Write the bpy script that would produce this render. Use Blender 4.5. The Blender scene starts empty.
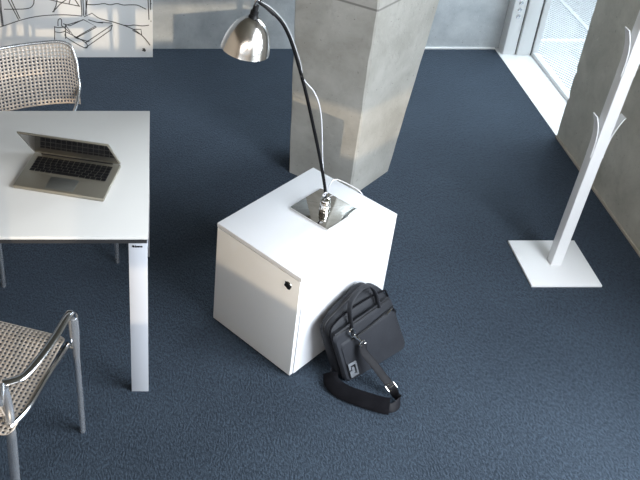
import bpy, bmesh, math, random
from mathutils import Vector, Matrix
random.seed(4)
C = bpy.context.scene
COL = C.collection
PI = math.pi

# ---------------------------------------------------------------- camera, sky, sun, area lights, exposure
CAMH = 2.58
cam_d = bpy.data.cameras.new('camera')
cam = bpy.data.objects.new('camera', cam_d); COL.objects.link(cam)
cam.location = (0, 0, CAMH)
cam.rotation_euler = (math.radians(90 - 33.15), 0, 0)
cam_d.sensor_width = 36.0
cam_d.lens = 878 / 640 * 36.0
cam_d.shift_x = (320 - 156) / 640
cam_d.shift_y = -(240 - 142) / 640
cam_d.clip_start = 0.05
C.camera = cam

w = bpy.data.worlds.new('sky'); C.world = w; w.use_nodes = True
w.node_tree.nodes['Background'].inputs[0].default_value = (0.80, 0.90, 1.0, 1)
w.node_tree.nodes['Background'].inputs[1].default_value = 1.1

def sun(name, d, strength, color, ang):
    l = bpy.data.lights.new(name, 'SUN'); l.energy = strength; l.color = color; l.angle = math.radians(ang)
    o = bpy.data.objects.new(name, l); COL.objects.link(o)
    o.rotation_euler = Vector(d).to_track_quat('-Z', 'Y').to_euler()
    return o
def area(name, loc, d, sx, sy, power, color):
    l = bpy.data.lights.new(name, 'AREA'); l.shape = 'RECTANGLE'; l.size = sx; l.size_y = sy
    l.energy = power; l.color = color
    o = bpy.data.objects.new(name, l); COL.objects.link(o); o.location = loc
    o.rotation_euler = Vector(d).to_track_quat('-Z', 'Z').to_euler()
    return o
SUN_EL = math.radians(6.1); SUN_AZ = math.radians(-3)
sun('low_sun', (math.sin(SUN_AZ)*math.cos(SUN_EL), math.cos(SUN_AZ)*math.cos(SUN_EL), -math.sin(SUN_EL)), 1.5, (1.0, 0.80, 0.56), 0.5)
area('daylight_right_window', (2.30, 0.85, 1.75), (-1, 0.12, -0.42), 2.3, 2.3, 240, (0.86, 0.93, 1.0))
area('daylight_back_window', (2.75, 4.5, 2.1), (-1, -0.15, -0.75), 1.1, 1.5, 150, (0.88, 0.94, 1.0))
area('rear_fill_warm', (-1.1, -1.9, 2.1), (0.25, 1, -0.45), 2.6, 1.4, 30, (1.0, 0.96, 0.90))  # added warm fill inside the room, lifts the left-facing sides of column and cabinet
area('rear_fill_cool', (1.3, -1.9, 2.1), (0.0, 1, -0.5), 1.6, 1.4, 14, (0.92, 0.96, 1.0))  # added weak cool fill behind the camera
C.view_settings.view_transform = 'Standard'
C.view_settings.look = 'None'
C.view_settings.gamma = 1
C.view_settings.use_curve_mapping = False
C.view_settings.exposure = 0.0

# ---------------------------------------------------------------- materials
def mat(name, col, rough=0.5, metal=0.0, spec=0.5, coat=0.0, bump=None, var=None):
    """bump=(scale,strength,distance)  var=(scale, other colour, amount)"""
    m = bpy.data.materials.new(name); m.use_nodes = True
    nt = m.node_tree; N = nt.nodes; L = nt.links; b = N['Principled BSDF']
    b.inputs['Base Color'].default_value = (*col, 1)
    b.inputs['Roughness'].default_value = rough
    b.inputs['Metallic'].default_value = metal
    b.inputs['Specular IOR Level'].default_value = spec
    b.inputs['Coat Weight'].default_value = coat
    tc = N.new('ShaderNodeTexCoord')
    if var:
        n = N.new('ShaderNodeTexNoise'); n.inputs['Scale'].default_value = var[0]; n.inputs['Detail'].default_value = 6
        n.inputs['Roughness'].default_value = 0.6
        L.new(tc.outputs['Object'], n.inputs['Vector'])
        r = N.new('ShaderNodeMapRange'); r.inputs[1].default_value = 0.3; r.inputs[2].default_value = 0.7
        r.inputs[4].default_value = var[2]
        L.new(n.outputs['Fac'], r.inputs[0])
        mx = N.new('ShaderNodeMix'); mx.data_type = 'RGBA'
        mx.inputs[6].default_value = (*col, 1); mx.inputs[7].default_value = (*var[1], 1)
        L.new(r.outputs[0], mx.inputs[0]); L.new(mx.outputs[2], b.inputs['Base Color'])
    if bump:
        n = N.new('ShaderNodeTexNoise'); n.inputs['Scale'].default_value = bump[0]; n.inputs['Detail'].default_value = 4
        L.new(tc.outputs['Object'], n.inputs['Vector'])
        bp = N.new('ShaderNodeBump'); bp.inputs['Strength'].default_value = bump[1]; bp.inputs['Distance'].default_value = bump[2]
        L.new(n.outputs['Fac'], bp.inputs['Height']); L.new(bp.outputs[0], b.inputs['Normal'])
    return m

def carpet_mat():
    m = bpy.data.materials.new('navy_carpet'); m.use_nodes = True
    nt = m.node_tree; N = nt.nodes; L = nt.links; b = N['Principled BSDF']
    b.inputs['Roughness'].default_value = 0.9; b.inputs['Specular IOR Level'].default_value = 0.25
    b.inputs['Sheen Weight'].default_value = 0.12; b.inputs['Sheen Roughness'].default_value = 0.5
    b.inputs['Sheen Tint'].default_value = (0.55, 0.7, 1, 1)
    tc = N.new('ShaderNodeTexCoord')
    def noise(scale, rot, sc, detail=2):
        mp = N.new('ShaderNodeMapping'); mp.inputs['Rotation'].default_value = (0, 0, rot); mp.inputs['Scale'].default_value = (*sc, 1)
        n = N.new('ShaderNodeTexNoise'); n.inputs['Scale'].default_value = scale; n.inputs['Detail'].default_value = detail
        L.new(tc.outputs['Object'], mp.inputs['Vector']); L.new(mp.outputs[0], n.inputs['Vector'])
        return n.outputs['Fac']
    d1 = noise(108, math.radians(8), (1.6, 0.6)); d2 = noise(108, math.radians(-20), (1.3, 0.75)); sel = noise(22, 0.3, (1, 1), 3)
    st = N.new('ShaderNodeMapRange'); st.inputs[1].default_value = 0.46; st.inputs[2].default_value = 0.54
    L.new(sel, st.inputs[0])
    mxh = N.new('ShaderNodeMix'); mxh.data_type = 'FLOAT'
    L.new(st.outputs[0], mxh.inputs[0]); L.new(d1, mxh.inputs[2]); L.new(d2, mxh.inputs[3])
    sh = N.new('ShaderNodeMapRange'); sh.inputs[1].default_value = 0.38; sh.inputs[2].default_value = 0.64
    L.new(mxh.outputs[0], sh.inputs[0])
    fine = noise(230, 0, (1.2, 0.8), 4)
    big = noise(2.2, 0, (1, 1), 3)
    cr = N.new('ShaderNodeMix'); cr.data_type = 'RGBA'
    cr.inputs[6].default_value = (0.0068, 0.0112, 0.0185, 1); cr.inputs[7].default_value = (0.045, 0.064, 0.087, 1)
    a1 = N.new('ShaderNodeMath'); a1.operation = 'MULTIPLY_ADD'; a1.inputs[1].default_value = 0.55
    a2 = N.new('ShaderNodeMath'); a2.operation = 'MULTIPLY_ADD'; a2.inputs[1].default_value = 0.5
    L.new(big, a2.inputs[0]); a2.inputs[2].default_value = -0.1
    L.new(sh.outputs[0], a1.inputs[0]); L.new(a2.outputs[0], a1.inputs[2])
    a3 = N.new('ShaderNodeMath'); a3.operation = 'MULTIPLY_ADD'; a3.inputs[1].default_value = 1.1
    L.new(fine, a3.inputs[0]); L.new(a1.outputs[0], a3.inputs[2])
    a4 = N.new('ShaderNodeMath'); a4.operation = 'SUBTRACT'; a4.inputs[1].default_value = 0.45; a4.use_clamp = True
    L.new(a3.outputs[0], a4.inputs[0]); L.new(a4.outputs[0], cr.inputs[0])
    L.new(cr.outputs[2], b.inputs['Base Color'])
    hs = N.new('ShaderNodeMath'); hs.operation = 'MULTIPLY_ADD'; hs.inputs[1].default_value = 0.3
    L.new(fine, hs.inputs[0]); L.new(sh.outputs[0], hs.inputs[2])
    bp = N.new('ShaderNodeBump'); bp.inputs['Strength'].default_value = 0.55; bp.inputs['Distance'].default_value = 0.005
    L.new(hs.outputs[0], bp.inputs['Height']); L.new(bp.outputs[0], b.inputs['Normal'])
    return m

def concrete_mat(name, c1, c2, joint=None, stain=0.35, gloss=0.55):
    m = bpy.data.materials.new(name); m.use_nodes = True
    nt = m.node_tree; N = nt.nodes; L = nt.links; b = N['Principled BSDF']
    b.inputs['Roughness'].default_value = gloss; b.inputs['Specular IOR Level'].default_value = 0.35
    tc = N.new('ShaderNodeTexCoord')
    def noise(scale, detail=6, dist=0.0):
        n = N.new('ShaderNodeTexNoise'); n.inputs['Scale'].default_value = scale; n.inputs['Detail'].default_value = detail
        n.inputs['Roughness'].default_value = 0.62; n.inputs['Distortion'].default_value = dist
        L.new(tc.outputs['Object'], n.inputs['Vector']); return n.outputs['Fac']
    def rng(x, a, b_, c=0.0, d=1.0):
        r = N.new('ShaderNodeMapRange')
        for i, v in enumerate((a, b_, c, d)): r.inputs[i+1].default_value = v
        L.new(x, r.inputs[0]); return r.outputs[0]
    def mixc(f, A_, B_):
        mx = N.new('ShaderNodeMix'); mx.data_type = 'RGBA'; L.new(f, mx.inputs[0])
        for s, i in ((A_, 6), (B_, 7)):
            if isinstance(s, tuple): mx.inputs[i].default_value = (*s, 1)
            else: L.new(s, mx.inputs[i])
        return mx.outputs[2]
    base = mixc(rng(noise(4.5, 10, 0.3), 0.35, 0.65), c1, c2)
    base = mixc(rng(noise(26, 6), 0.55, 0.8, 0, stain), base, tuple(x*0.6 for x in c1))
    base = mixc(rng(noise(55, 2), 0.70, 0.74, 0, 0.6), base, tuple(x*0.42 for x in c1))
    base = mixc(rng(noise(11, 5, 1.5), 0.62, 0.75, 0, 0.22), base, tuple(min(1, x*1.35) for x in c2))
    if joint is not None:
        sp = N.new('ShaderNodeSeparateXYZ'); L.new(tc.outputs['Object'], sp.inputs[0])
        s1 = N.new('ShaderNodeMath'); s1.operation = 'SUBTRACT'; s1.inputs[1].default_value = joint; L.new(sp.outputs[2], s1.inputs[0])
        ab = N.new('ShaderNodeMath'); ab.operation = 'ABSOLUTE'; L.new(s1.outputs[0], ab.inputs[0])
        base = mixc(rng(ab.outputs[0], 0.003, 0.007, 0.65, 0.0), base, tuple(x*0.3 for x in c1))
    L.new(base, b.inputs['Base Color'])
    bp = N.new('ShaderNodeBump'); bp.inputs['Strength'].default_value = 0.35; bp.inputs['Distance'].default_value = 0.006
    h = N.new('ShaderNodeMath'); h.operation = 'ADD'
    L.new(noise(14, 6), h.inputs[0]); L.new(rng(noise(60, 3), 0.6, 0.75, 0, -0.6), h.inputs[1])
    L.new(h.outputs[0], bp.inputs['Height']); L.new(bp.outputs[0], b.inputs['Normal'])
    return m

M = {}
M['carpet'] = carpet_mat()
M['conc_back'] = concrete_mat('pale_concrete', (0.40, 0.43, 0.46), (0.55, 0.58, 0.60), stain=0.2)
M['conc_col'] = concrete_mat('column_concrete', (0.34, 0.33, 0.30), (0.45, 0.44, 0.41), joint=0.995, gloss=0.5)
M['conc_right'] = concrete_mat('grey_concrete', (0.42, 0.40, 0.345), (0.56, 0.535, 0.47), gloss=0.6)
M['conc_ceil'] = concrete_mat('ceiling_concrete', (0.11, 0.10, 0.078), (0.17, 0.155, 0.12))
M['plaster'] = mat('side_wall_plaster', (0.62, 0.50, 0.38), 0.8, bump=(40, 0.1, 0.004))
M['white'] = mat('white_lacquer', (0.74, 0.75, 0.78), 0.30, spec=0.5, var=(5, (0.71, 0.72, 0.75), 0.3))
M['white_gloss'] = mat('glossy_white_front', (0.84, 0.84, 0.83), 0.14, spec=0.5, var=(5, (0.82, 0.82, 0.81), 0.3))
M['edge'] = mat('grey_edge_band', (0.55, 0.55, 0.52), 0.4, var=(8, (0.50, 0.50, 0.47), 0.4))
M['table'] = mat('table_laminate', (0.63, 0.62, 0.60), 0.22, spec=0.5, var=(4, (0.60, 0.59, 0.57), 0.4))
M['table_leg'] = mat('silver_lacquered_leg', (0.58, 0.60, 0.65), 0.25, metal=0.15, spec=0.6, var=(6, (0.55, 0.57, 0.62), 0.4))
M['dark'] = mat('gap_shade_black', (0.02, 0.02, 0.022), 0.6, var=(9, (0.03, 0.03, 0.032), 0.5))
M['alu'] = mat('polished_aluminium', (0.66, 0.68, 0.71), 0.27, metal=0.85, var=(14, (0.52, 0.54, 0.57), 0.5))
M['alu_bright'] = mat('bright_aluminium_tube', (0.60, 0.62, 0.65), 0.15, metal=1.0, var=(14, (0.52, 0.54, 0.57), 0.5))
M['perf'] = mat('beige_perforated_sheet', (0.50, 0.43, 0.365), 0.45, metal=0.2, var=(12, (0.46, 0.39, 0.33), 0.5))
M['chrome'] = mat('mirror_chrome', (0.72, 0.71, 0.69), 0.04, metal=1.0, var=(3, (0.68, 0.67, 0.65), 0.4))
M['spun'] = mat('spun_aluminium_shade', (0.86, 0.83, 0.80), 0.19, metal=1.0, bump=(22, 0.12, 0.004), var=(9, (0.66, 0.65, 0.64), 0.6))
M['black'] = mat('black_plastic', (0.008, 0.008, 0.009), 0.45, spec=0.25, var=(20, (0.012, 0.012, 0.013), 0.5))
M['black_metal'] = mat('black_metal_rod', (0.004, 0.004, 0.005), 0.4, metal=0.0, spec=0.15, var=(20, (0.008, 0.008, 0.009), 0.5))
M['cord'] = mat('pale_grey_cord', (0.62, 0.63, 0.66), 0.45, var=(30, (0.55, 0.56, 0.6), 0.5))
M['laptop'] = mat('laptop_aluminium', (0.36, 0.335, 0.28), 0.38, metal=0.75, var=(6, (0.33, 0.31, 0.26), 0.5))
M['laptop_pad'] = mat('trackpad_glass', (0.36, 0.37, 0.35), 0.28, metal=0.8, var=(6, (0.33, 0.34, 0.32), 0.5))
M['screen'] = mat('laptop_screen_glass', (0.02, 0.02, 0.022), 0.03, spec=1.0, coat=1.0, var=(4, (0.03, 0.03, 0.03), 0.4))
M['bag'] = mat('charcoal_nylon', (0.014, 0.015, 0.019), 0.6, spec=0.25, bump=(260, 0.35, 0.002), var=(9, (0.026, 0.028, 0.034), 0.7))
M['bag_dark'] = mat('black_webbing', (0.004, 0.004, 0.005), 0.85, spec=0.04, bump=(320, 0.4, 0.002), var=(16, (0.014, 0.014, 0.017), 0.6))
M['strap'] = mat('strap_webbing', (0.008, 0.008, 0.010), 0.55, spec=0.12, bump=(320, 0.3, 0.002), var=(16, (0.014, 0.014, 0.017), 0.6))
M['patch'] = mat('bag_badge_grey', (0.17, 0.18, 0.20), 0.5, var=(60, (0.11, 0.12, 0.135), 0.8))
M['poster'] = mat('board_white', (0.80, 0.80, 0.80), 0.22, spec=0.5, var=(2, (0.77, 0.77, 0.77), 0.5))
M['ink'] = mat('drawing_ink', (0.03, 0.03, 0.03), 0.7, var=(20, (0.09, 0.09, 0.09), 0.5))
M['frame'] = mat('white_window_frame', (0.82, 0.83, 0.84), 0.35, var=(6, (0.79, 0.80, 0.81), 0.4))
M['gasket'] = mat('grey_gasket', (0.08, 0.085, 0.09), 0.6, var=(20, (0.11, 0.11, 0.12), 0.5))
M['grate'] = mat('pale_metal_grating', (0.66, 0.68, 0.70), 0.5, var=(4, (0.62, 0.64, 0.66), 0.4))
M['ground'] = mat('outdoor_ground', (0.16, 0.17, 0.18), 0.9, var=(1.5, (0.13, 0.14, 0.15), 0.6))
M['stand'] = mat('white_powder_coat', (0.80, 0.80, 0.81), 0.35, var=(6, (0.77, 0.77, 0.78), 0.4))
def glass_mat():
    m = bpy.data.materials.new('clear_glass'); m.use_nodes = True
    nt = m.node_tree; N = nt.nodes; L = nt.links
    out = N['Material Output']; N.remove(N['Principled BSDF'])
    t = N.new('ShaderNodeBsdfTransparent'); t.inputs[0].default_value = (0.94, 0.97, 0.98, 1)
    g = N.new('ShaderNodeBsdfGlossy'); g.inputs['Roughness'].default_value = 0.02
    ge = N.new('ShaderNodeNewGeometry'); dt = N.new('ShaderNodeVectorMath'); dt.operation = 'DOT_PRODUCT'
    L.new(ge.outputs['Incoming'], dt.inputs[0]); L.new(ge.outputs['Normal'], dt.inputs[1])
    ab = N.new('ShaderNodeMath'); ab.operation = 'ABSOLUTE'; L.new(dt.outputs['Value'], ab.inputs[0])
    om = N.new('ShaderNodeMath'); om.operation = 'SUBTRACT'; om.inputs[0].default_value = 1.0; L.new(ab.outputs[0], om.inputs[1])
    pw = N.new('ShaderNodeMath'); pw.operation = 'POWER'; pw.inputs[1].default_value = 5.0; L.new(om.outputs[0], pw.inputs[0])
    fr = N.new('ShaderNodeMath'); fr.operation = 'MULTIPLY_ADD'; fr.inputs[1].default_value = 0.9; fr.inputs[2].default_value = 0.03; L.new(pw.outputs[0], fr.inputs[0])
    mx = N.new('ShaderNodeMixShader')
    L.new(fr.outputs[0], mx.inputs[0]); L.new(t.outputs[0], mx.inputs[1]); L.new(g.outputs[0], mx.inputs[2]); L.new(mx.outputs[0], out.inputs[0])
    return m
M['glass'] = glass_mat()

# ---------------------------------------------------------------- mesh helpers
def obj(name, bm, m, parent=None, smooth=False):
    bmesh.ops.recalc_face_normals(bm, faces=bm.faces[:])
    me = bpy.data.meshes.new(name); bm.to_mesh(me); bm.free()
    o = bpy.data.objects.new(name, me); COL.objects.link(o)
    for mm in (m if isinstance(m, (list, tuple)) else [m]): me.materials.append(mm)
    if smooth:
        for p in me.polygons: p.use_smooth = True
        try: me.set_sharp_from_angle(angle=math.radians(40))
        except Exception: pass
    if parent: o.parent = parent
    return o
def thing(name, label, cat, loc=(0, 0, 0), rz=0.0, group=None):
    o = bpy.data.objects.new(name, None); COL.objects.link(o); o.empty_display_size = 0.1
    o.location = loc; o.rotation_euler = (0, 0, rz)
    o['label'] = label; o['category'] = cat
    if group: o['group'] = group
    return o
def struct(o): o['kind'] = 'structure'; return o
def box(bm, x0, x1, y0, y1, z0, z1, bev=0.0, mtx=None, seg=2):
    g = bmesh.ops.create_cube(bm, size=1.0)
    vs = g['verts']
    for v in vs:
        v.co = Vector(((x0+x1)/2 + v.co.x*(x1-x0), (y0+y1)/2 + v.co.y*(y1-y0), (z0+z1)/2 + v.co.z*(z1-z0)))
    if bev > 0:
        es = list({e for v in vs for e in v.link_edges})
        r = bmesh.ops.bevel(bm, geom=es, offset=bev, segments=seg, profile=0.5, affect='EDGES')
        vs = list({v for v in r['verts']} | {v for f in r['faces'] for v in f.verts})
        # include untouched verts of the island
        seen = set(vs); st = list(vs)
        while st:
            v = st.pop()
            for e in v.link_edges:
                q = e.other_vert(v)
                if q not in seen: seen.add(q); st.append(q)
        vs = list(seen)
    if mtx is not None:
        for v in vs: v.co = mtx @ v.co
    return vs
def boxo(name, x0, x1, y0, y1, z0, z1, m, parent=None, bev=0.0, mtx=None):
    bm = bmesh.new(); box(bm, x0, x1, y0, y1, z0, z1, bev, mtx); return obj(name, bm, m, parent, smooth=bev > 0)
def smooth_path(pts, n=8):
    P = [Vector(p) for p in pts]
    Q = [2*P[0]-P[1]] + P + [2*P[-1]-P[-2]]
    out = []
    for i in range(1, len(Q)-2):
        a, b, c, d = Q[i-1], Q[i], Q[i+1], Q[i+2]
        for k in range(n):
            t = k/n
            out.append(0.5*((2*b)+(-a+c)*t+(2*a-5*b+4*c-d)*t*t+(-a+3*b-3*c+d)*t*t*t))
    out.append(P[-1]); return out
def sweep(bm, path, ra, rb=None, ref=None, seg=12, box_=False, rads=None):
    """sweep an ellipse (ra along side, rb along normal) down a path; ref = preferred side direction (vector or list)"""
    rb = ra if rb is None else rb
    path = [Vector(p) for p in path]; rings = []; prev = None
    n = len(path)
    for i, p in enumerate(path):
        t = (path[min(i+1, n-1)] - path[max(i-1, 0)]).normalized()
        if ref is not None:
            s = Vector(ref[i] if isinstance(ref, list) else ref)
        else:
            s = prev if prev is not None else (Vector((0, 0, 1)).cross(t) if abs(t.z) < 0.9 else Vector((1, 0, 0)))
        s = (s - t*s.dot(t)).normalized(); nn = t.cross(s).normalized(); prev = s
        k = rads[i] if rads else 1.0
        if box_:
            cs = [(-1, -1), (1, -1), (1, 1), (-1, 1)]
        else:
            cs = [(math.cos(2*PI*j/seg), math.sin(2*PI*j/seg)) for j in range(seg)]
        rings.append([bm.verts.new(p + s*a*ra*k + nn*b*rb*k) for a, b in cs])
    m_ = len(rings[0])
    for i in range(n-1):
        for j in range(m_):
            bm.faces.new((rings[i][j], rings[i][(j+1) % m_], rings[i+1][(j+1) % m_], rings[i+1][j]))
    bm.faces.new(rings[0][::-1]); bm.faces.new(rings[-1])
def lathe(bm, prof, seg=32, mtx=None):
    rings = []
    for r, z in prof:
        if r < 1e-6:
            v = bm.verts.new((0, 0, z)); rings.append([v])
        else:
            rings.append([bm.verts.new((r*math.cos(2*PI*j/seg), r*math.sin(2*PI*j/seg), z)) for j in range(seg)])
    for a, b in zip(rings, rings[1:]):
        for j in range(seg):
            k = (j+1) % seg
            if len(a) == 1 and len(b) == 1: continue
            if len(a) == 1: bm.faces.new((a[0], b[j], b[k]))
            elif len(b) == 1: bm.faces.new((a[j], a[k], b[0]))
            else: bm.faces.new((a[j], a[k], b[k], b[j]))
    if mtx is not None:
        for r in rings:
            for v in r: v.co = mtx @ v.co
def prism(bm, poly, z0, z1, top=None):
    a = [bm.verts.new((x, y, z0)) for x, y in poly]; b = [bm.verts.new((x, y, z1)) for x, y in (top or poly)]
    n = len(a)
    for i in range(n): bm.faces.new((a[i], a[(i+1) % n], b[(i+1) % n], b[i]))
    bm.faces.new(a[::-1]); bm.faces.new(b)
def perforated(f, nu, nv, fill=0.52):
    """sheet over u,v in 0..1 with nu x nv square holes; f(u,v) -> xyz"""
    bm = bmesh.new()
    def cuts(n):
        c = [0.0]; mrg = 0.25/(n+1.4)
        pitch = (1-2*mrg)/n
        for i in range(n):
            a = mrg + i*pitch; c += [a + pitch*(1-fill)/2, a + pitch*(1+fill)/2]
        return c + [1.0]
    U, V = cuts(nu), cuts(nv)
    g = [[bm.verts.new(f(u, v)) for v in V] for u in U]
    for i in range(len(U)-1):
        for j in range(len(V)-1):
            if i % 2 == 1 and j % 2 == 1: continue
            bm.faces.new((g[i][j], g[i+1][j], g[i+1][j+1], g[i][j+1]))
    return bm
def thick(o, t, off=0.0):
    md = o.modifiers.new('thickness', 'SOLIDIFY'); md.thickness = t; md.offset = off; return o
def Rz(a, x=0, y=0, z=0): return Matrix.Translation((x, y, z)) @ Matrix.Rotation(a, 4, 'Z')

# ---------------------------------------------------------------- the room
XR = 2.17; YB = 5.045; XL = -4.2; YF = -2.2; ZC = 3.3
bm = bmesh.new(); box(bm, XL, XR+0.005, YF, YB, -0.12, 0.0); struct(obj('floor', bm, M['carpet']))
bm = bmesh.new(); box(bm, XL-0.2, 2.53, YF-0.2, YB+0.25, ZC, ZC+0.25); struct(obj('ceiling', bm, M['conc_ceil']))
bm = bmesh.new(); box(bm, XL-0.2, 2.43, YB, YB+0.22, -0.12, ZC); struct(obj('wall_back', bm, M['conc_back']))
bm = bmesh.new(); box(bm, XL-0.2, XL, YF-0.2, YB, -0.12, ZC); struct(obj('wall_left', bm, M['plaster']))
# right wall: concrete pier with a ragged arris towards the window, then a window opening near the camera
bm = bmesh.new()
n = 130; zz = [i*ZC/n for i in range(n+1)]
rr = random.Random(7)
L1 = []; L2 = []; L3 = []; L4 = []
for z in zz:
    j = rr.uniform(0, 0.003) + (0.008 if rr.random() < 0.07 else 0)
    L1.append(bm.verts.new((XR, 4.0 - j*1.3, z))); L2.append(bm.verts.new((XR + 0.012 + j, 4.012, z)))
    L3.append(bm.verts.new((XR+0.36, 4.012, z))); L4.append(bm.verts.new((XR, 2.05, z)))
L5 = [bm.verts.new((XR+0.36, 2.05, z)) for z in zz]
for i in range(n):
    for a, b in ((L4, L1), (L1, L2), (L2, L3), (L3, L5), (L5, L4)):
        bm.faces.new((a[i], b[i], b[i+1], a[i+1]))
for i in (0, -1): bm.faces.new([L4[i], L1[i], L2[i], L3[i], L5[i]])
box(bm, XR, XR+0.36, YF-0.2, 2.05, -0.12, 0.35); box(bm, XR, XR+0.36, YF-0.2, -1.3, 0.35, ZC)
box(bm, XR, XR+0.36, -1.3, 2.05, 3.0, ZC)
struct(obj('wall_right', bm, M['conc_right']))
# wall behind the camera, unseen, its slot shaped to pass a low band of sun
bm = bmesh.new()
box(bm, XL, XR, YF-0.2, YF, -0.12, 0.828)
box(bm, -0.02, XR, YF-0.2, YF, 1.11, 1.34); box(bm, XL, XR, YF-0.2, YF, 2.95, ZC)
box(bm, XL, -2.6, YF-0.2, YF, 0.828, 2.95); box(bm, 1.62, XR, YF-0.2, YF, 0.828, 2.95)
struct(obj('wall_front', bm, M['plaster']))
struct(boxo('sun_mask_panel', -2.6, XR, YF-0.12, YF-0.10, 1.34, 2.95, M['plaster']))  # unseen opaque panel, added to cut the low sun down to a band
# skirtings
struct(boxo('baseboard_back', 1.0, XR, YB-0.008, YB, 0, 0.012, M['frame']))
struct(boxo('baseboard_right', XR-0.006, XR, 2.05, 4.0, 0, 0.012, mat('skirting_bronze', (0.45, 0.40, 0.33), 0.4, var=(9, (0.4, 0.35, 0.3), 0.4))))
# white threshold strip in front of the glazed door
struct(boxo('trim_1', XR+0.002, 2.42, 4.0, YB, -0.06, 0.004, M['frame'], bev=0.002))
# glazed door beside the pier
wn = bpy.data.objects.new('window_1', None); COL.objects.link(wn); struct(wn)
boxo('door_post', 2.195, 2.272, YB-0.085, YB, 0.004, 2.6, M['frame'], wn, bev=0.003)
boxo('door_post', 2.279, 2.362, YB-0.10, YB, 0.004, 2.6, M['frame'], wn, bev=0.003)
boxo('gasket', 2.272, 2.279, YB-0.08, YB, 0.004, 2.6, M['gasket'], wn)
boxo('gasket', 2.362, 2.370, YB-0.10, YB, 0.004, 2.6, M['gasket'], wn)
for k in range(4):
    bm = bmesh.new(); lathe(bm, [(0, 0.006), (0.008, 0.006), (0.0125, 0.004), (0.014, 0.0), (0, 0.0)], 20,
                            Matrix.Translation((2.236, YB-0.085, 0.265+0.045*k)) @ Matrix.Rotation(PI/2, 4, 'X'))
    obj('post_cap', bm, M['alu'], wn, True)
bm = bmesh.new()
box(bm, 2.370, 2.405, YB-0.11, YB-0.075, 0.004, 2.6, 0.003); box(bm, 2.372, 2.402, 4.0, YB-0.11, 0.004, 0.028, 0.002)
box(bm, 2.410, 2.418, 4.0, YB-0.11, 0.004, 0.020)
obj('glazing_frame', bm, M['frame'], wn, True)
bm = bmesh.new(); box(bm, 2.403, 2.409, 4.0, YB-0.075, 0.01, 2.6); obj('glass_pane', bm, M['glass'], wn)

# balcony outside: grating of slats with two beams, and the ground far below
bg = thing('balcony_grating', 'pale metal floor grating with slanting slats outside the glass door', 'grating', (2.5, 5.2, -0.1))
bm = bmesh.new()
d = Vector((0.041, -0.073, 0)).normalized(); nrm = Vector((-d.y, d.x, 0))
x0, x1, y0, y1 = 2.44, 4.6, 4.0, 9.0
def clip(p, d):
    lo, hi = -1e9, 1e9
    for a, b, c0, c1 in ((p.x, d.x, x0, x1), (p.y, d.y, y0, y1)):
        t0, t1 = sorted(((c0-a)/b, (c1-a)/b)); lo = max(lo, t0); hi = min(hi, t1)
    return (lo, hi) if hi - lo > 0.02 else None
k = -200
while k < 200:
    p = Vector((3.0, 5.5, 0)) + nrm*k*0.027; k += 1
    c = clip(p, d)
    if not c: continue
    a, b = p + d*c[0], p + d*c[1]; m_ = (a+b)/2; Ln = (b-a).length
    mt = Matrix.Translation((m_.x, m_.y, 0)) @ Matrix.Rotation(math.atan2(d.y, d.x), 4, 'Z')
    box(bm, -Ln/2, Ln/2, -0.0075, 0.0075, -0.13, -0.105, mtx=mt)
o = obj('slat_field', bm, M['grate'], bg); o.matrix_parent_inverse = Matrix.Translation((-2.5, -5.2, 0.1))
for bx in ((x0, x1, 5.355, 5.385), (x0, x1, 7.2, 7.23), (2.99, 3.02, y0, y1), (x0, x0+0.03, y0, y1)):
    o = boxo('beam', bx[0], bx[1], bx[2], bx[3], -0.135, -0.098, M['grate'], bg); o.matrix_parent_inverse = Matrix.Translation((-2.5, -5.2, 0.1))
bm = bmesh.new(); box(bm, 2.6, 30, -10, 40, -2.2, -2.0); go = struct(obj('outdoor_ground', bm, M['ground']))

# concrete column, a square pier that widens upwards
Cn = Vector((0.950, 3.452)); dl = Vector((-0.781, 0.624)).normalized(); dr = Vector((0.72, 0.69)).normalized()
lb = Cn + dl*0.353; rb = Cn + dr*0.333
slope_l = 0.058/0.931; slope_r = 0.200/0.875
def ring(z):
    a = Cn + dl*(0.353 + slope_l*z*0.95); b = Cn + dr*(0.333 + slope_r*z)
    return [Cn, b, a + (b-Cn), a]
bm = bmesh.new(); zs = [0, 0.25, 0.5, 0.75, 1.0, 1.5, 2.2, ZC]; rings = []
N_ = 40; prev = None
for i in range(N_+1):
    z = ZC*i/N_; r_ = ring(z)
    jit = rr.uniform(0, 0.007) if 0 < i < N_ else 0
    q = []
    # chamfer at each corner with a little chipping
    for k_ in range(4):
        p = r_[k_]; pa = (r_[k_-1]-p).normalized(); pb = (r_[(k_+1) % 4]-p).normalized(); c_ = 0.005 + rr.uniform(0, 0.006)
        q += [p + pa*c_, p + pb*c_]
    rings.append([bm.verts.new((v.x, v.y, z)) for v in q])
for a, b in zip(rings, rings[1:]):
    for j in range(8): bm.faces.new((a[j], a[(j+1) % 8], b[(j+1) % 8], b[j]))
bm.faces.new(rings[0]); bm.faces.new(rings[-1])
co = obj('concrete_column', bm, M['conc_col']); struct(co)
co['label'] = 'rough grey concrete column widening upwards behind the white cabinet'

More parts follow.
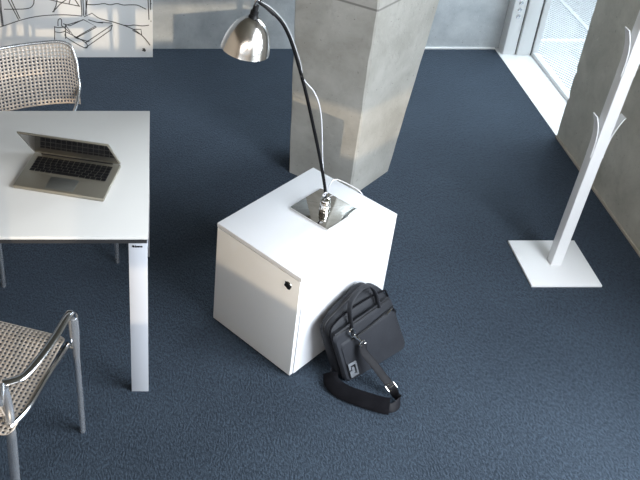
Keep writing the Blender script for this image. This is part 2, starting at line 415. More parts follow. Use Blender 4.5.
# ---------------------------------------------------------------- work table
TX1 = -0.025; TX0 = -1.65; TY0 = 2.238; TY1 = 3.035; TZ = 0.748
t = thing('work_table', 'long white office table with slim silver legs carrying the open laptop', 'table', ((TX0+TX1)/2, (TY0+TY1)/2, 0))
PINV = Matrix.Translation((-(TX0+TX1)/2, -(TY0+TY1)/2, 0))
def tp(o): o.matrix_parent_inverse = PINV; return o
tp(boxo('tabletop', TX0, TX1, TY0, TY1, TZ-0.013, TZ, M['table'], t, bev=0.0015))
bm = bmesh.new(); box(bm, TX0+0.012, TX1-0.004, TY0+0.002, TY1-0.004, TZ-0.030, TZ-0.013); tp(obj('gap_shade_slab', bm, M['dark'], t))  # shade of the gap under the tabletop, put in as a near-black slab
for (lx0, lx1, ly0, ly1) in ((TX1-0.066, TX1-0.003, TY0+0.004, TY0+0.026), (TX1-0.066, TX1-0.003, TY1-0.026, TY1-0.004),
                             (TX0+0.003, TX0+0.066, TY0+0.004, TY0+0.026), (TX0+0.003, TX0+0.066, TY1-0.026, TY1-0.004)):
    lg = tp(boxo('leg', lx0, lx1, ly0, ly1, 0, TZ-0.030, M['table_leg'], t, bev=0.0012))
    if lx1 > -0.1 and ly0 < 2.5: front_leg = lg
bm = bmesh.new(); box(bm, TX1-0.04, TX1-0.001, TY0+0.03, TY1-0.03, TZ-0.075, TZ-0.030); tp(obj('side_rail', bm, M['alu'], t)); bm = bmesh.new(); box(bm, TX0+0.001, TX0+0.04, TY0+0.03, TY1-0.03, TZ-0.075, TZ-0.030)
tp(obj('side_rail', bm, M['alu'], t))
def text_mesh(s, size, name, m, parent, mtx):
    cu = bpy.data.curves.new(name, 'FONT'); cu.body = s; cu.size = size; cu.extrude = 0.0003; cu.resolution_u = 3; cu.offset = size*0.05
    to = bpy.data.objects.new(name+'_src', cu); COL.objects.link(to)
    bpy.context.view_layer.update()
    me = bpy.data.meshes.new_from_object(to.evaluated_get(bpy.context.evaluated_depsgraph_get()))
    bpy.data.objects.remove(to); bpy.data.curves.remove(cu)
    me.transform(mtx); me.materials.clear(); me.materials.append(m); me.name = name
    o = bpy.data.objects.new(name, me); COL.objects.link(o); o.parent = parent
    return o
def crest(bm, s, mtx):
    """small chess-knight-like blob: notched left side, round right"""
    pts = [(-0.45, 0.50), (-0.15, 0.42), (0.02, 0.62), (0.18, 0.40), (0.42, 0.10), (0.52, -0.18), (0.48, -0.42), (0.25, -0.55), (-0.02, -0.52),
           (-0.22, -0.36), (-0.50, -0.30), (-0.60, -0.12), (-0.30, -0.10), (-0.24, 0.05), (-0.42, 0.22)]
    a = [bm.verts.new(mtx @ Vector((x*s, y*s, 0))) for x, y in pts]; b = [bm.verts.new(mtx @ Vector((x*s, y*s, s*0.12))) for x, y in pts]
    n = len(pts)
    for i in range(n): bm.faces.new((a[i], a[(i+1) % n], b[(i+1) % n], b[i]))
    bm.faces.new(a[::-1]); bm.faces.new(b)
front = Matrix.Rotation(PI/2, 4, 'X')
br = text_mesh('bene', 0.0125, 'brand_mark', M['black'], t, Matrix.Translation((TX1-0.0440, TY0+0.0030, TZ-0.048)) @ front)
tp(br)
bm = bmesh.new(); crest(bm, 0.0085, Matrix.Translation((TX1-0.0500, TY0+0.0036, TZ-0.0435)) @ front); tp(obj('brand_crest', bm, M['black'], t))

# ---------------------------------------------------------------- perforated aluminium armchairs
def make_chair(label, loc, rz, group=None):
    t = thing('perforated_armchair', label, 'chair', loc, rz, group)
    W = 0.253
    # seat
    def seat(u, v):
        x = (u-0.5)*0.424; y = -0.195 + v*0.438
        # round the corners
        r = 0.035; ax = max(0, abs(x)-(0.212-r)); cy = 0.024; ay = max(0, abs(y-cy)-(0.219-r)); L_ = math.hypot(ax, ay)
        if L_ > r or (ax > 0 and ay > 0):
            k = r/max(r, L_) if L_ > 0 else 1
            x = math.copysign(min(abs(x), 0.212-r) + ax*k, x); y = cy + math.copysign(min(abs(y-cy), 0.219-r) + ay*k, y-cy)
        dish = -0.012*(1-(2*u-1)**2)*math.sin(PI*min(1, max(0, v)))
        roll = -0.018*max(0, (v-0.86)/0.14)**2
        return (x, y, 0.448 + dish + roll)
    thick(obj('seat', perforated(seat, 27, 28), M['perf'], t, True), 0.0018)
    bm = bmesh.new()
    for s in (-1, 1):
        sweep(bm, smooth_path([(s*0.228, 0.205, 0.440), (s*0.222, 0.05, 0.444), (s*0.218, -0.08, 0.444), (s*0.196, -0.160, 0.442)], 5), 0.009, 0.013, ref=(1, 0, 0), seg=10)
        sweep(bm, [(s*0.214, 0.205, 0.430), (s*0.245, 0.21, 0.430)], 0.007, seg=8)
    sweep(bm, [(-0.215, 0.19, 0.426), (0.215, 0.19, 0.426)], 0.008, seg=10)
    sweep(bm, [(-0.20, -0.16, 0.430), (0.20, -0.16, 0.430)], 0.008, seg=10)
    obj('seat_frame', bm, M['alu_bright'], t, True)
    # front legs that widen into the arm hoop; one leg each side
    for s in (-1, 1):
        bm = bmesh.new()
        p = smooth_path([(s*0.253, 0.220, 0.0), (s*0.251, 0.222, 0.20), (s*0.248, 0.222, 0.40), (s*0.246, 0.222, 0.50), (s*0.246, 0.218, 0.56)], 6)
        k = [1.0 + 0.60*min(1, max(0, (q.z-0.36)/0.12)) for q in p]
        sweep(bm, p, 0.0125, 0.0100, ref=(0, 1, 0), seg=12, rads=k)
        obj('leg', bm, M['alu'], t, True)
        bm = bmesh.new()
        p = smooth_path([(s*0.200, -0.190, 0.0), (s*0.192, -0.165, 0.20), (s*0.191, -0.150, 0.42), (s*0.180, -0.130, 0.50), (s*0.167, -0.122, 0.57)], 6)
        sweep(bm, p, 0.0165, 0.0135, ref=(1, 0, 0), seg=12)
        obj('leg', bm, M['alu'], t, True)
        bm = bmesh.new()
        p = smooth_path([(s*0.246, 0.218, 0.545), (s*0.246, 0.210, 0.585), (s*0.246, 0.185, 0.598), (s*0.244, 0.10, 0.596), (s*0.236, 0.02, 0.592), (s*0.218, -0.075, 0.590),
                         (s*0.192, -0.108, 0.590), (s*0.168, -0.122, 0.588)], 6)
        sweep(bm, p, 0.0135, 0.0075, ref=[(Vector((1, 0, 0)) if q.y > -0.05 else Vector((0.8, -0.6*s*s, 0))) for q in p], seg=14)
        obj('armrest', bm, M['alu_bright'], t, True)
    # backrest: curved sheet + hoop of tube round its edge
    def bk(u, v):
        a = (u-0.5)*2; x = 0.222*math.sin(a*1.12)/math.sin(1.12)
        h = 0.264; r = 0.06; e = max(0, abs(x)-(0.222-r))
        top = h - (r - math.sqrt(max(0, r*r - e*e)))*0.85
        z = 0.574 + v*top
        z += 0.012*(1-a*a)*0
        y = -0.262 + 0.045*a*a - (z-0.574)*0.30
        return (x, y, z)
    thick(obj('backrest', perforated(bk, 30, 17, 0.54), M['perf'], t, True), 0.0018)
    bm = bmesh.new()
    path = [(-0.170, -0.130, 0.590), (-0.195, -0.180, 0.597)] + [(bk(0, v)[0]-0.004, bk(0, v)[1], bk(0, v)[2]) for v in (0.35, 0.6, 0.85)]
    path += [(bk(u, 1)[0], bk(u, 1)[1], bk(u, 1)[2]+0.006) for u in (0.03, 0.10, 0.2, 0.35, 0.5, 0.65, 0.8, 0.9, 0.97)]
    path += [(bk(1, v)[0]+0.004, bk(1, v)[1], bk(1, v)[2]) for v in (0.85, 0.6, 0.35)] + [(0.195, -0.180, 0.597), (0.170, -0.130, 0.590)]
    sweep(bm, smooth_path(path, 4), 0.0075, 0.0075, seg=10)
    obj('back_frame', bm, M['alu'], t, True)
    return t
def dup(root, loc, rz, label):
    r = root.copy(); COL.objects.link(r); r.location = loc; r.rotation_euler = (0, 0, rz); r['label'] = label
    for ch in list(root.children):
        c = ch.copy(); COL.objects.link(c); c.parent = r
    return r
GA = 'perforated armchairs at the white table'
ch0 = make_chair('perforated metal armchair at lower left, on the near side of the table', (-0.570, 1.931, 0), -math.radians(18), GA)
dup(ch0, (-0.481, 3.106, 0), PI + math.radians(18), 'perforated metal armchair behind the table with its back to the drawing board')

# ---------------------------------------------------------------- laptop
ang = math.atan2(-0.083, 0.327)
lt = thing('laptop', 'half-open silver laptop with black keys on the white table', 'laptop', (-0.4515, 2.716, TZ), ang)
LW, LD = 0.335, 0.217       # origin = hinge left corner, -y towards the user
boxo('base', 0, LW, -LD, 0, 0.001, 0.015, M['laptop'], lt, bev=0.004)
kb = boxo('keyboard_well', 0.026, LW-0.026, -0.125, -0.022, 0.0149, 0.0155, M['laptop'], lt)
bm = bmesh.new()
x0, x1 = 0.023, LW-0.023
rows = [(14, 0.010), (14, 0.0165), (14, 0.0165), (13, 0.0165), (12, 0.0165), (0, 0.0165)]
y = -0.026
for ri, (nk, hgt) in enumerate(rows):
    if nk:
        off = [0, 0, .4, .7, 1.1][ri]; pitch = (x1-x0)/nk
        for i in range(nk): box(bm, x0+i*pitch+0.0012, x0+(i+1)*pitch-0.0012, y-hgt+0.0012, y-0.0012, 0.0155, 0.0175, 0.0007, seg=1)
    else:
        segs = [1, 1, 1, 1.2, 5.2, 1.2, 1, 1, 1, 1]; tot = sum(segs); xx = x0
        for s_ in segs:
            wv = (x1-x0)*s_/tot; box(bm, xx+0.0012, xx+wv-0.0012, y-hgt+0.0012, y-0.0012, 0.0155, 0.0175, 0.0007, seg=1); xx += wv
    y -= hgt
ky = obj('keyboard', bm, M['black'], lt); ky['kind'] = 'stuff'; del ky['kind']; ky['label'] = 'black keys'
boxo('trackpad', LW/2-0.052, LW/2+0.052, -0.207, -0.136, 0.0148, 0.0156, M['laptop_pad'], lt, bev=0.0003)
bm = bmesh.new(); sweep(bm, [(0.03, -0.004, 0.014), (LW-0.03, -0.004, 0.014)], 0.006, seg=12); obj('hinge', bm, M['black'], lt, True)
al = math.radians(129)
LM = Matrix.Translation((0, -0.004, 0.016)) @ Matrix.Rotation(al, 4, 'X')
# in lid space: y runs from the hinge to the tip (at rotation 0 it points backwards), +z is the face towards the user
def lid(name, xa, xb, ya, yb, za, zb, m, bev=0.0): return boxo(name, xa, xb, ya, yb, za, zb, m, lt, bev=bev, mtx=LM)
LM = Matrix.Translation((0, -0.004, 0.016)) @ Matrix.Rotation(al, 4, 'X')
ld = lid('lid', 0, LW, 0.004, LD+0.004, -0.006, 0.0, M['laptop'], 0.0025)
sc = lid('screen', 0.006, LW-0.006, 0.010, LD-0.004, -0.0005, 0.0006, M['screen'])
lid('bezel_strip', 0.006, LW-0.006, 0.004, 0.020, -0.0005, 0.0010, M['laptop'])

# ---------------------------------------------------------------- white storage cabinet
CF = Vector((0.5095, 2.309)); ca = math.radians(41.3)
cab = thing('storage_cabinet', 'white cube storage cabinet carrying the chrome lamp', 'cabinet', (CF.x, CF.y, 0), ca)
# local: x along right face (0..0.562), y along left face (0..0.42), origin the near corner
CWx, CWy, CHt = 0.558, 0.419, 0.500
bm = bmesh.new(); box(bm, 0.020, CWx, 0, CWy, 0.008, CHt-0.020, 0.001); obj('carcass', bm, M['white'], cab)
boxo('top_panel', 0, CWx, 0, CWy, CHt-0.018, CHt, M['white'], cab, bev=0.0012)
dr_ = boxo('door', 0.0, 0.018, 0.003, CWy-0.002, 0.008, CHt-0.021, M['white_gloss'], cab, bev=0.0012); dr_['label'] = 'glossy white front'
Ml = Matrix.Translation((0.0, 0.055, 0.433)) @ Matrix.Rotation(-PI/2, 4, 'Z') @ Matrix.Rotation(PI/2, 4, 'X')
bm = bmesh.new(); lathe(bm, [(0, 0.002), (0.0145, 0.002), (0.016, 0.0), (0.016, -0.003)], 24, Ml); lk = obj('lock', bm, M['chrome'], cab, True)
bm = bmesh.new(); crest(bm, 0.026, Ml @ Matrix.Translation((0, 0, 0.002))); o = obj('lock_key', bm, M['black'], cab); o['label'] = 'small black knight-shaped key tab'
for fx, fy in ((0.05, 0.05), (CWx-0.05, 0.05), (0.05, CWy-0.05), (CWx-0.05, CWy-0.05)):
    bm = bmesh.new(); lathe(bm, [(0, 0), (0.018, 0), (0.018, 0.008), (0, 0.008)], 16, Matrix.Translation((fx, fy, 0))); obj('foot', bm, M['black'], cab, True)

# ---------------------------------------------------------------- lamp on the cabinet
LX, LY, LZ = 0.650, 2.703, CHt
lp = thing('desk_lamp', 'chrome arc lamp with bell shade and square mirror base on the cabinet', 'lamp', (LX, LY, LZ))
def lo(o): o.matrix_parent_inverse = Matrix.Translation((-LX, -LY, -LZ)); return o
lo(boxo('base_plate', -0.093, 0.093, -0.093, 0.093, 0, 0.009, M['chrome'], lp, bev=0.0012, mtx=Rz(math.radians(41.5), LX, LY, LZ)))
KX, KY = 0.645, 2.675
bm = bmesh.new(); lathe(bm, [(0, 0.009), (0.020, 0.009), (0.021, 0.014), (0.021, 0.026), (0.016, 0.030), (0.015, 0.034), (0.020, 0.038), (0.0205, 0.052), (0.017, 0.060), (0.0185, 0.064), (0.0185, 0.074), (0.010, 0.080), (0, 0.081)], 32, Matrix.Translation((KX, KY, LZ)))
lo(obj('joint', bm, M['chrome'], lp, True))
stem = [(KX, KY, LZ+0.075), (0.640, 2.70, 0.62), (0.606, 2.71, 0.76), (0.568, 2.72, 0.899), (0.530, 2.72, 1.03), (0.492, 2.72, 1.145), (0.474, 2.72, 1.195), (0.453, 2.72, 1.245), (0.429, 2.72, 1.287), (0.402, 2.72, 1.318), (0.373, 2.72, 1.345), (0.346, 2.72, 1.366)]
bm = bmesh.new(); sweep(bm, smooth_path(stem, 6), 0.0062, seg=12); lo(obj('stem', bm, M['black_metal'], lp, True))
bm = bmesh.new(); sweep(bm, smooth_path([(0.400, 2.72, 1.320), (0.373, 2.72, 1.345), (0.345, 2.72, 1.367)], 5), 0.0085, seg=12); lo(obj('stem_sleeve', bm, M['black'], lp, True))
bm = bmesh.new(); sweep(bm, smooth_path([(0.345, 2.72, 1.367), (0.338, 2.72, 1.372), (0.334, 2.72, 1.360), (0.332, 2.72, 1.335)], 5), 0.004, seg=10); lo(obj('swivel_hook', bm, M['chrome'], lp, True))
SM = Matrix.Translation((0.309, 2.72, 1.192)) @ Matrix.Rotation(math.radians(10), 4, 'Y') @ Matrix.Scale(1.05, 4)
bm = bmesh.new()
prof = [(0.017, 0.112), (0.026, 0.108), (0.042, 0.096), (0.056, 0.078), (0.067, 0.056), (0.075, 0.032), (0.0795, 0.010), (0.081, -0.004), (0.0815, -0.006), (0.0800, -0.006), (0.0785, 0.010), (0.074, 0.032), (0.066, 0.055), (0.055, 0.076), (0.041, 0.094), (0.025, 0.106), (0.016, 0.109)]
lathe(bm, prof, 64, SM); lo(obj('lamp_shade', bm, M['spun'], lp, True))
bm = bmesh.new(); lathe(bm, [(0, 0.155), (0.009, 0.155), (0.010, 0.137), (0.0135, 0.135), (0.014, 0.124), (0.012, 0.122), (0.0155, 0.118), (0.0185, 0.108), (0.0185, 0.100), (0, 0.100)], 24, SM); lo(obj('socket', bm, M['black'], lp, True))
bm = bmesh.new(); lathe(bm, [(0, 0.100), (0.013, 0.098), (0.014, 0.085), (0.024, 0.066), (0.028, 0.050), (0.024, 0.034), (0.012, 0.024), (0, 0.022)], 24, SM); lo(obj('bulb', bm, M['frame'], lp, True))
cordp = [(0.340, 2.715, 1.374), (0.378, 2.713, 1.352), (0.412, 2.712, 1.322), (0.440, 2.711, 1.286), (0.466, 2.712, 1.235), (0.486, 2.713, 1.185), (0.506, 2.716, 1.130), (0.522, 2.725, 1.068), (0.566, 2.73, 1.011), (0.594, 2.73, 0.944), (0.611, 2.73, 0.85), (0.627, 2.73, 0.716), (0.644, 2.725, 0.62),
         (0.650, 2.70, 0.600), (0.640, 2.675, 0.590), (0.630, 2.668, 0.598), (0.640, 2.67, 0.608), (0.655, 2.70, 0.585), (0.672, 2.77, 0.550), (0.690, 2.825, 0.536), (0.720, 2.865, 0.530), (0.768, 2.845, 0.520), (0.818, 2.815, 0.498), (0.850, 2.828, 0.40), (0.868, 2.850, 0.20), (0.880, 2.88, 0.01), (0.92, 3.05, 0.005), (1.0, 3.2, 0.005)]
bm = bmesh.new(); _p = smooth_path(cordp, 6); sweep(bm, _p, 0.0023, seg=8, rads=[0.55 if q.z > 1.1 else 1.0 for q in _p]); lo(obj('power_cord', bm, M['cord'], lp, True))
bm = bmesh.new(); sweep(bm, [(0.507, 2.722, 1.083), (0.517, 2.722, 1.086)], 0.010, 0.008, seg=10); lo(obj('cord_clip', bm, M['black'], lp, True))

# ---------------------------------------------------------------- laptop bag leaning on the cabinet
BL, BR_, TR, TL = Vector((0.714, 2.283, 0.004)), Vector((0.984, 2.461, 0.012)), Vector((0.885, 2.508, 0.268)), Vector((0.632, 2.304, 0.258))
BN = Vector((-0.648, 0.762, 0))
bag = thing('laptop_bag', 'charcoal laptop bag with shoulder strap leaning against the white cabinet', 'bag', (0.80, 2.40, 0))
def bo(o): o.matrix_parent_inverse = Matrix.Translation((-0.80, -2.40, 0)); return o
def BP(u, v, w=0.0):
    """w in metres, positive = back towards the cabinet"""
    p = (BL*(1-u) + BR_*u)*(1-v) + (TL*(1-u) + TR*u)*v
    bulge = -0.010*math.sin(PI*min(1, max(0, u)))*math.sin(PI*min(1, max(0, v)))
    return p + BN*(w + bulge)
def rbox_bag(u0, u1, v0, v1, w0, w1, r, nx=22, ny=18, nz=5, arch=0.0):
    W_, H_ = 0.33, 0.29
    bm = bmesh.new()
    a, b, c = (u1-u0)*W_/2, (v1-v0)*H_/2, (w1-w0)/2; rx = r; rc = min(r, c*0.98)
    g = {}
    def pt(i, j, k):
        key = (i, j, k)
        if key in g: return g[key]
        x = -a + 2*a*i/nx; y = -b + 2*b*j/ny; z = -c + 2*c*k/nz
        # rounded outline in-plane
        ix = max(-(a-rx), min(a-rx, x)); iy = max(-(b-rx), min(b-rx, y)); dx, dy = x-ix, y-iy
        L_ = math.hypot(dx, dy)
        if dx and dy:
            m_ = max(abs(dx), abs(dy)); x = ix + dx*m_/L_; y = iy + dy*m_/L_
        # soft edges in depth
        e = (abs(z)/c); sh = rc*0.55*(1-math.sqrt(max(0, 1-(max(0, e-0.25)/0.75)**2)))
        x *= (a-sh)/a; y *= (b-sh)/b
        u = (u0+u1)/2 + x/W_; v = (v0+v1)/2 + y/H_; ww = (w0+w1)/2 + z
        if arch and v > 0.5:
            v += arch*((v-0.5)*2)*(0.25 + 0.75*(ww-w0)/(w1-w0))*max(0, 1-((u-0.58)/0.48)**2)
        g[key] = bm.verts.new(BP(u, v, ww)); return g[key]
    for i in range(nx):
        for j in range(ny):
            for k in (0, nz): bm.faces.new((pt(i, j, k), pt(i+1, j, k), pt(i+1, j+1, k), pt(i, j+1, k)))
    for i in range(nx):
        for k in range(nz):
            for j in (0, ny): bm.faces.new((pt(i, j, k), pt(i+1, j, k), pt(i+1, j, k+1), pt(i, j, k+1)))
    for j in range(ny):
        for k in range(nz):
            for i in (0, nx): bm.faces.new((pt(i, j, k), pt(i, j+1, k), pt(i, j+1, k+1), pt(i, j, k+1)))
    return bm
body = bo(obj('body', rbox_bag(-0.02, 1.02, -0.02, 1.0, 0.008, 0.066, 0.055, arch=0.14), M['bag'], bag, True))
pk1 = bo(obj('front_pocket', rbox_bag(0.0, 1.01, -0.02, 0.90, -0.008, 0.02, 0.030, nz=4), M['bag'], bag, True))
pk2 = bo(obj('front_pocket', rbox_bag(0.05, 0.98, 0.0, 0.72, -0.011, 0.01, 0.022, nz=4), M['bag'], bag, True))
def strip(name, pts, hw, ht, m, ref=None, n=6, parent=bag):
    p = smooth_path(pts, n); bm = bmesh.new()
    rf = ref
    if isinstance(ref, list):   # interpolate refs along the path
        rf = []
        for i in range(len(p)):
            f = i/(len(p)-1)*(len(ref)-1); a = int(min(len(ref)-2, f)); rf.append(Vector(ref[a]).lerp(Vector(ref[a+1]), f-a))
    sweep(bm, p, hw, ht, ref=rf, seg=12); return bo(obj(name, bm, m, parent, True))
UP = (TL-BL).normalized()
strip('zip', [BP(0.06, 0.86, -0.005), BP(0.3, 0.90, -0.009), BP(0.6, 0.905, -0.010), BP(0.97, 0.87, -0.004)], 0.0045, 0.0022, M['black'], UP)
strip('zip', [BP(0.22, 0.70, -0.016), BP(0.5, 0.74, -0.019), BP(0.98, 0.75, -0.010)], 0.0030, 0.0018, M['black'], UP)
strip('zip', [BP(-0.005, 0.06, 0.035), BP(-0.006, 0.5, 0.035), BP(-0.004, 0.88, 0.036), BP(0.07, 1.00, 0.036), BP(0.25, 1.045, 0.038), BP(0.55, 1.115, 0.038), BP(0.8, 1.075, 0.038), BP(0.95, 0.99, 0.036)], 0.005, 0.003, M['black'], BN)
strip('piping', [BP(0.0, 0.08, 0.004), BP(-0.004, 0.5, 0.004), BP(0.0, 0.86, 0.006), BP(0.07, 0.985, 0.008), BP(0.3, 1.045, 0.008), BP(0.6, 1.04, 0.008), BP(0.93, 0.99, 0.008), BP(0.995, 0.90, 0.008), BP(1.0, 0.4, 0.006), BP(0.995, 0.08, 0.004)], 0.0035, 0.0035, M['bag_dark'])
strip('piping', [BP(0.03, 0.895, -0.006), BP(0.3, 0.925, -0.010), BP(0.6, 0.93, -0.011), BP(0.97, 0.895, -0.005)], 0.003, 0.003, M['bag'])
bm = bmesh.new(); p_ = BP(0.93, 0.755, -0.020); q_ = BP(0.82, 0.75, -0.023); sweep(bm, [p_, q_], 0.004, 0.002, ref=UP, seg=8); bo(obj('zip_pull', bm, M['chrome'], bag, True))
strip('side_tab', [BP(0.96, 0.70, -0.010), BP(1.0, 0.62, -0.004), BP(1.01, 0.52, 0.008)], 0.006, 0.002, M['bag_dark'], (TR-TL).normalized())
# handles
for wv, uo, hh in ((-0.006, 0.0, 0.0), (0.046, 0.07, -0.14)):
    strip('handle', [BP(0.27+uo, 0.80, wv-0.006), BP(0.31+uo, 1.02+hh, wv-0.006), BP(0.39+uo, 1.20+hh, wv), BP(0.58+uo, 1.26+hh, wv+0.008), BP(0.74+uo, 1.23+hh, wv+0.008), BP(0.79+uo, 1.10+hh, wv), BP(0.76+uo, 0.88, wv-0.006)],
          0.011, 0.0045, M['bag'], BN, n=8)
# badge with a block device
bm = bmesh.new()
def bquad(u0, u1, v0, v1, w):
    f = [bm.verts.new(BP(u, v, w)) for u, v in ((u0, v0), (u1, v0), (u1, v1), (u0, v1))]; b = [bm.verts.new(BP(u, v, w+0.003)) for u, v in ((u0, v0), (u1, v0), (u1, v1), (u0, v1))]
    bm.faces.new(f); bm.faces.new(b)
    for i in range(4): bm.faces.new((f[i], f[(i+1) % 4], b[(i+1) % 4], b[i]))
bw = -0.0175
for q in ((0.070, 0.190, 0.300, 0.340), (0.070, 0.096, 0.23, 0.31), (0.166, 0.190, 0.11, 0.31), (0.070, 0.190, 0.085, 0.125), (0.108, 0.142, 0.15, 0.26), (0.070, 0.122, 0.11, 0.195)): bquad(*q, bw)
bo(obj('badge', bm, M['patch'], bag))
# snap hook and strap
ck = BP(0.245, 0.83, -0.022)
bm = bmesh.new()
ringp = [ck + Vector((0, 0, 0)) + UP*0.019*math.cos(a) + (TR-TL).normalized()*0.013*math.sin(a) for a in [2*PI*k/14 for k in range(15)]]
sweep(bm, ringp, 0.0034, seg=8)
sweep(bm, [ck - UP*0.014, BP(0.275, 0.72, -0.030), BP(0.290, 0.665, -0.032)], 0.0060, seg=8)
c2 = BP(0.305, 0.635, -0.034)
ringp = [c2 + UP*0.009*math.cos(a) + (TR-TL).normalized()*0.017*math.sin(a) for a in [2*PI*k/14 for k in range(15)]]
sweep(bm, ringp, 0.0028, seg=8)
bo(obj('snap_hook', bm, M['chrome'], bag, True))
sd = Vector((0.80, 0.55, 0.2))
strip('shoulder_strap', [BP(0.315, 0.62, -0.034), Vector((0.774, 2.307, 0.140)), Vector((0.807, 2.286, 0.105)), Vector((0.844, 2.259, 0.065)), Vector((0.873, 2.233, 0.035)), Vector((0.888, 2.201, 0.022)), Vector((0.898, 2.190, 0.018)), Vector((0.884, 2.166, 0.016)), Vector((0.860, 2.150, 0.018)), Vector((0.830, 2.150, 0.020))],
      0.0165, 0.0022, M['strap'], [(0.8, 0.55, 0.15), (0.8, 0.55, 0.15), (0.85, 0.45, 0.1), (0.85, 0.45, 0.1), (0.8, 0.5, 0.3), (0.3, 0.1, 0.95), (0.0, 0.3, 0.95), (-0.3, 0.5, 0.8), (-0.3, 0.6, 0.7), (-0.3, 0.6, 0.7)], n=8)
strip('strap_pad', [Vector((0.850, 2.150, 0.026)), Vector((0.815, 2.160, 0.025)), Vector((0.760, 2.185, 0.024)), Vector((0.710, 2.210, 0.024)), Vector((0.675, 2.238, 0.025)), Vector((0.656, 2.268, 0.030)), Vector((0.660, 2.300, 0.036))],
      0.030, 0.006, M['bag_dark'], [(0.3, 0.6, 0.55), (0.3, 0.6, 0.5), (0.35, 0.6, 0.45), (0.5, 0.5, 0.45), (0.8, 0.2, 0.45)], n=8)
strip('shoulder_strap', [Vector((0.660, 2.300, 0.036)), Vector((0.672, 2.318, 0.045)), Vector((0.690, 2.322, 0.055))], 0.0165, 0.0022, M['strap'], (0, 0.2, 1), n=6)
bm = bmesh.new()
bc = Vector((0.873, 2.233, 0.036)); e1 = Vector((0.85, 0.45, 0.1)).normalized(); e2 = Vector((-0.55, 0.45, 0.6)).normalized()
for s in (-0.012, 0.0, 0.012): sweep(bm, [bc + e2*s - e1*0.019, bc + e2*s + e1*0.019], 0.0025, seg=8)
for s in (-0.019, 0.019): sweep(bm, [bc + e1*s - e2*0.012, bc + e1*s + e2*0.012], 0.0025, seg=8)
bo(obj('buckle', bm, M['chrome'], bag, True))

# ---------------------------------------------------------------- coat stand
SX, SY = 1.760, 2.962
cs = thing('coat_stand', 'white square-post coat stand with bent pegs on a square plate', 'coat stand', (SX, SY, 0))
boxo('base_plate', -0.151, 0.151, -0.151, 0.151, 0, 0.010, M['stand'], cs, bev=0.001)
TILT = Matrix.Rotation(math.radians(2.4), 4, 'Y')
boxo('post', -0.023, 0.023, -0.023, 0.023, 0.006, 1.72, M['stand'], cs, bev=0.001, mtx=TILT)
def peg(z, d, side):
    p = [TILT @ q for q in smooth_path([(d[0]*o_, d[1]*o_, z+h_) for o_, h_ in ((0.0245, -0.02), (0.025, 0.03), (0.029, 0.08), (0.040, 0.130), (0.056, 0.172))], 5)]
    bm = bmesh.new(); sweep(bm, p, 0.019, 0.002, ref=side, box_=True); obj('peg', bm, M['stand'], cs)
for z in (0.60, 0.975, 1.35):
    peg(z, (1, 0), (0, 1, 0)); peg(z, (-1, 0), (0, 1, 0))

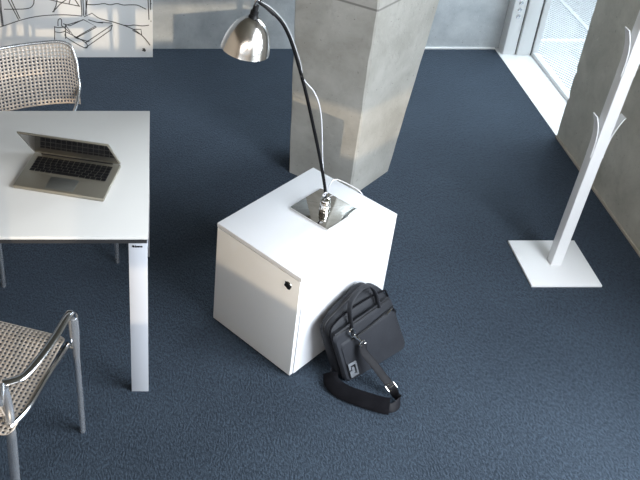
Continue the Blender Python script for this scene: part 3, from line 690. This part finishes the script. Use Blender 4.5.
# ---------------------------------------------------------------- drawing board against the back wall
PX0, PX1, PY0, PY1, PH = -1.75, -0.020, 4.922, 4.950, 1.15
pb = thing('drawing_board', 'white board printed with a line drawing of a table standing at the back wall', 'board', ((PX0+PX1)/2, PY0, 0))
PI_ = Matrix.Translation((-(PX0+PX1)/2, -PY0, 0))
def po(o): o.matrix_parent_inverse = PI_; return o
po(boxo('panel', PX0, PX1, PY0, PY1, 0.002, PH, M['poster'], pb, bev=0.0015))
STROKES = [[(-0.962, 0.212), (-0.898, 0.235), (-0.834, 0.258), (-0.759, 0.278), (-0.679, 0.29), (-0.575, 0.295), (-0.501, 0.291), (-0.453, 0.286)], [(-0.331, 0.266), (-0.295, 0.255), (-0.258, 0.245), (-0.191, 0.221), (-0.136, 0.194), (-0.093, 0.16), (-0.062, 0.125), (-0.037, 0.087)], [(-0.95, 0.394), (-0.949, 0.315), (-0.948, 0.221)], [(-0.941, 0.394), (-0.943, 0.315), (-0.941, 0.221)], [(-0.896, 0.394), (-0.843, 0.262)], [(-0.877, 0.394), (-0.834, 0.268)], [(-0.738, 0.394), (-0.743, 0.368), (-0.76, 0.345), (-0.791, 0.335), (-0.84, 0.332), (-0.926, 0.332)], [(-0.641, 0.394), (-0.57, 0.375), (-0.462, 0.351)], [(-0.599, 0.394), (-0.608, 0.355), (-0.625, 0.318)], [(-0.545, 0.394), (-0.583, 0.365), (-0.625, 0.318)], [(-0.52, 0.394), (-0.528, 0.368)], [(-0.49, 0.394), (-0.468, 0.355)], [(-0.634, 0.315), (-0.619, 0.315)], [(-0.454, 0.394), (-0.453, 0.288)], [(-0.442, 0.394), (-0.443, 0.288)], [(-0.424, 0.394), (-0.427, 0.295)], [(-0.416, 0.394), (-0.431, 0.295)], [(-0.419, 0.363), (-0.389, 0.362), (-0.352, 0.364), (-0.315, 0.369), (-0.279, 0.361), (-0.237, 0.369), (-0.2, 0.36), (-0.158, 0.361), (-0.115, 0.359), (-0.085, 0.345), (-0.061, 0.332)], [(-0.048, 0.394), (-0.043, 0.262)], [(-0.034, 0.394), (-0.033, 0.328)], [(-0.033, 0.368), (-0.027, 0.368)], [(-0.034, 0.252), (-0.028, 0.252)], [(-0.441, 0.282), (-0.391, 0.305), (-0.355, 0.275), (-0.331, 0.265)], [(-0.417, 0.262), (-0.363, 0.244), (-0.319, 0.245), (-0.271, 0.238)], [(-0.363, 0.244), (-0.326, 0.24)], [(-0.197, 0.225), (-0.166, 0.221), (-0.135, 0.226), (-0.086, 0.22), (-0.043, 0.225)], [(-0.557, 0.223), (-0.443, 0.262), (-0.373, 0.219), (-0.503, 0.139), (-0.557, 0.223)], [(-0.503, 0.139), (-0.487, 0.143), (-0.369, 0.211), (-0.373, 0.219)], [(-0.555, 0.18), (-0.557, 0.143), (-0.444, 0.068), (-0.439, 0.105), (-0.551, 0.177)], [(-0.439, 0.105), (-0.268, 0.228)], [(-0.444, 0.068), (-0.278, 0.194), (-0.268, 0.228)], [(-0.433, 0.112), (-0.417, 0.122)], [(-0.429, 0.117), (-0.414, 0.116)], [(-0.503, 0.139), (-0.419, 0.112)], [(-0.604, 0.218), (-0.601, 0.258), (-0.588, 0.268), (-0.58, 0.258), (-0.582, 0.218)], [(-0.625, 0.218), (-0.631, 0.125)], [(-0.626, 0.214), (-0.604, 0.208), (-0.558, 0.214)], [(-0.557, 0.228), (-0.562, 0.132)], [(-0.625, 0.18), (-0.594, 0.174), (-0.559, 0.184)], [(-0.572, 0.235), (-0.53, 0.221), (-0.448, 0.262)], [(-0.579, 0.221), (-0.532, 0.174)], [(-0.145, 0.197), (-0.093, 0.197), (-0.089, 0.16)], [(-0.145, 0.191), (-0.099, 0.163)]]
bm = bmesh.new()
for s in STROKES:
    if s[0][1] > 0.39: # strokes that run on up the board beyond the frame
        a, b = Vector(s[0]), Vector(s[1]); s = [tuple(a + (a-b).normalized()*(0.12))] + s
    elif s[-1][1] > 0.39:
        a, b = Vector(s[-1]), Vector(s[-2]); s = s + [tuple(a + (a-b).normalized()*(0.12))]
    if len(s) > 4 and s[0] != s[-1]: q = [(v.x, v.y) for v in smooth_path([(x, z, 0) for x, z in s], 4)]
    else: q = s
    sweep(bm, [(x, PY0-0.0003, z) for x, z in q], 0.0028, 0.0004, ref=[Vector((0, 1, 0)).cross(Vector((q[min(i+1, len(q)-1)][0]-q[max(i-1, 0)][0]+1e-6, 0, q[min(i+1, len(q)-1)][1]-q[max(i-1, 0)][1]))) for i in range(len(q))], box_=True)
po(obj('ink_drawing', bm, M['ink'], pb))
bm = bmesh.new(); crest(bm, 0.022, Matrix.Translation((-0.075, PY0-0.0003, 0.056)) @ front); po(obj('printed_crest', bm, M['ink'], pb))

# ---------------------------------------------------------------- sub-parts go under the part they belong to
def kids(root, name): return [o for o in root.children if o.name.split('.')[0] == name]
def sub(root, part, *names):
    p = kids(root, part)[0]
    for nm in names:
        for c in kids(root, nm):
            c.parent = p; c.matrix_parent_inverse = Matrix.Identity(4)
sub(lt, 'lid', 'screen', 'bezel_strip')
sub(lt, 'base', 'trackpad', 'keyboard_well')
sub(cab, 'door', 'lock', 'lock_key')
sub(lp, 'lamp_shade', 'socket', 'bulb')
sub(lp, 'stem', 'stem_sleeve', 'swivel_hook')
sub(bag, 'shoulder_strap', 'strap_pad', 'buckle', 'snap_hook')
sub(bag, 'front_pocket', 'zip_pull', 'badge')
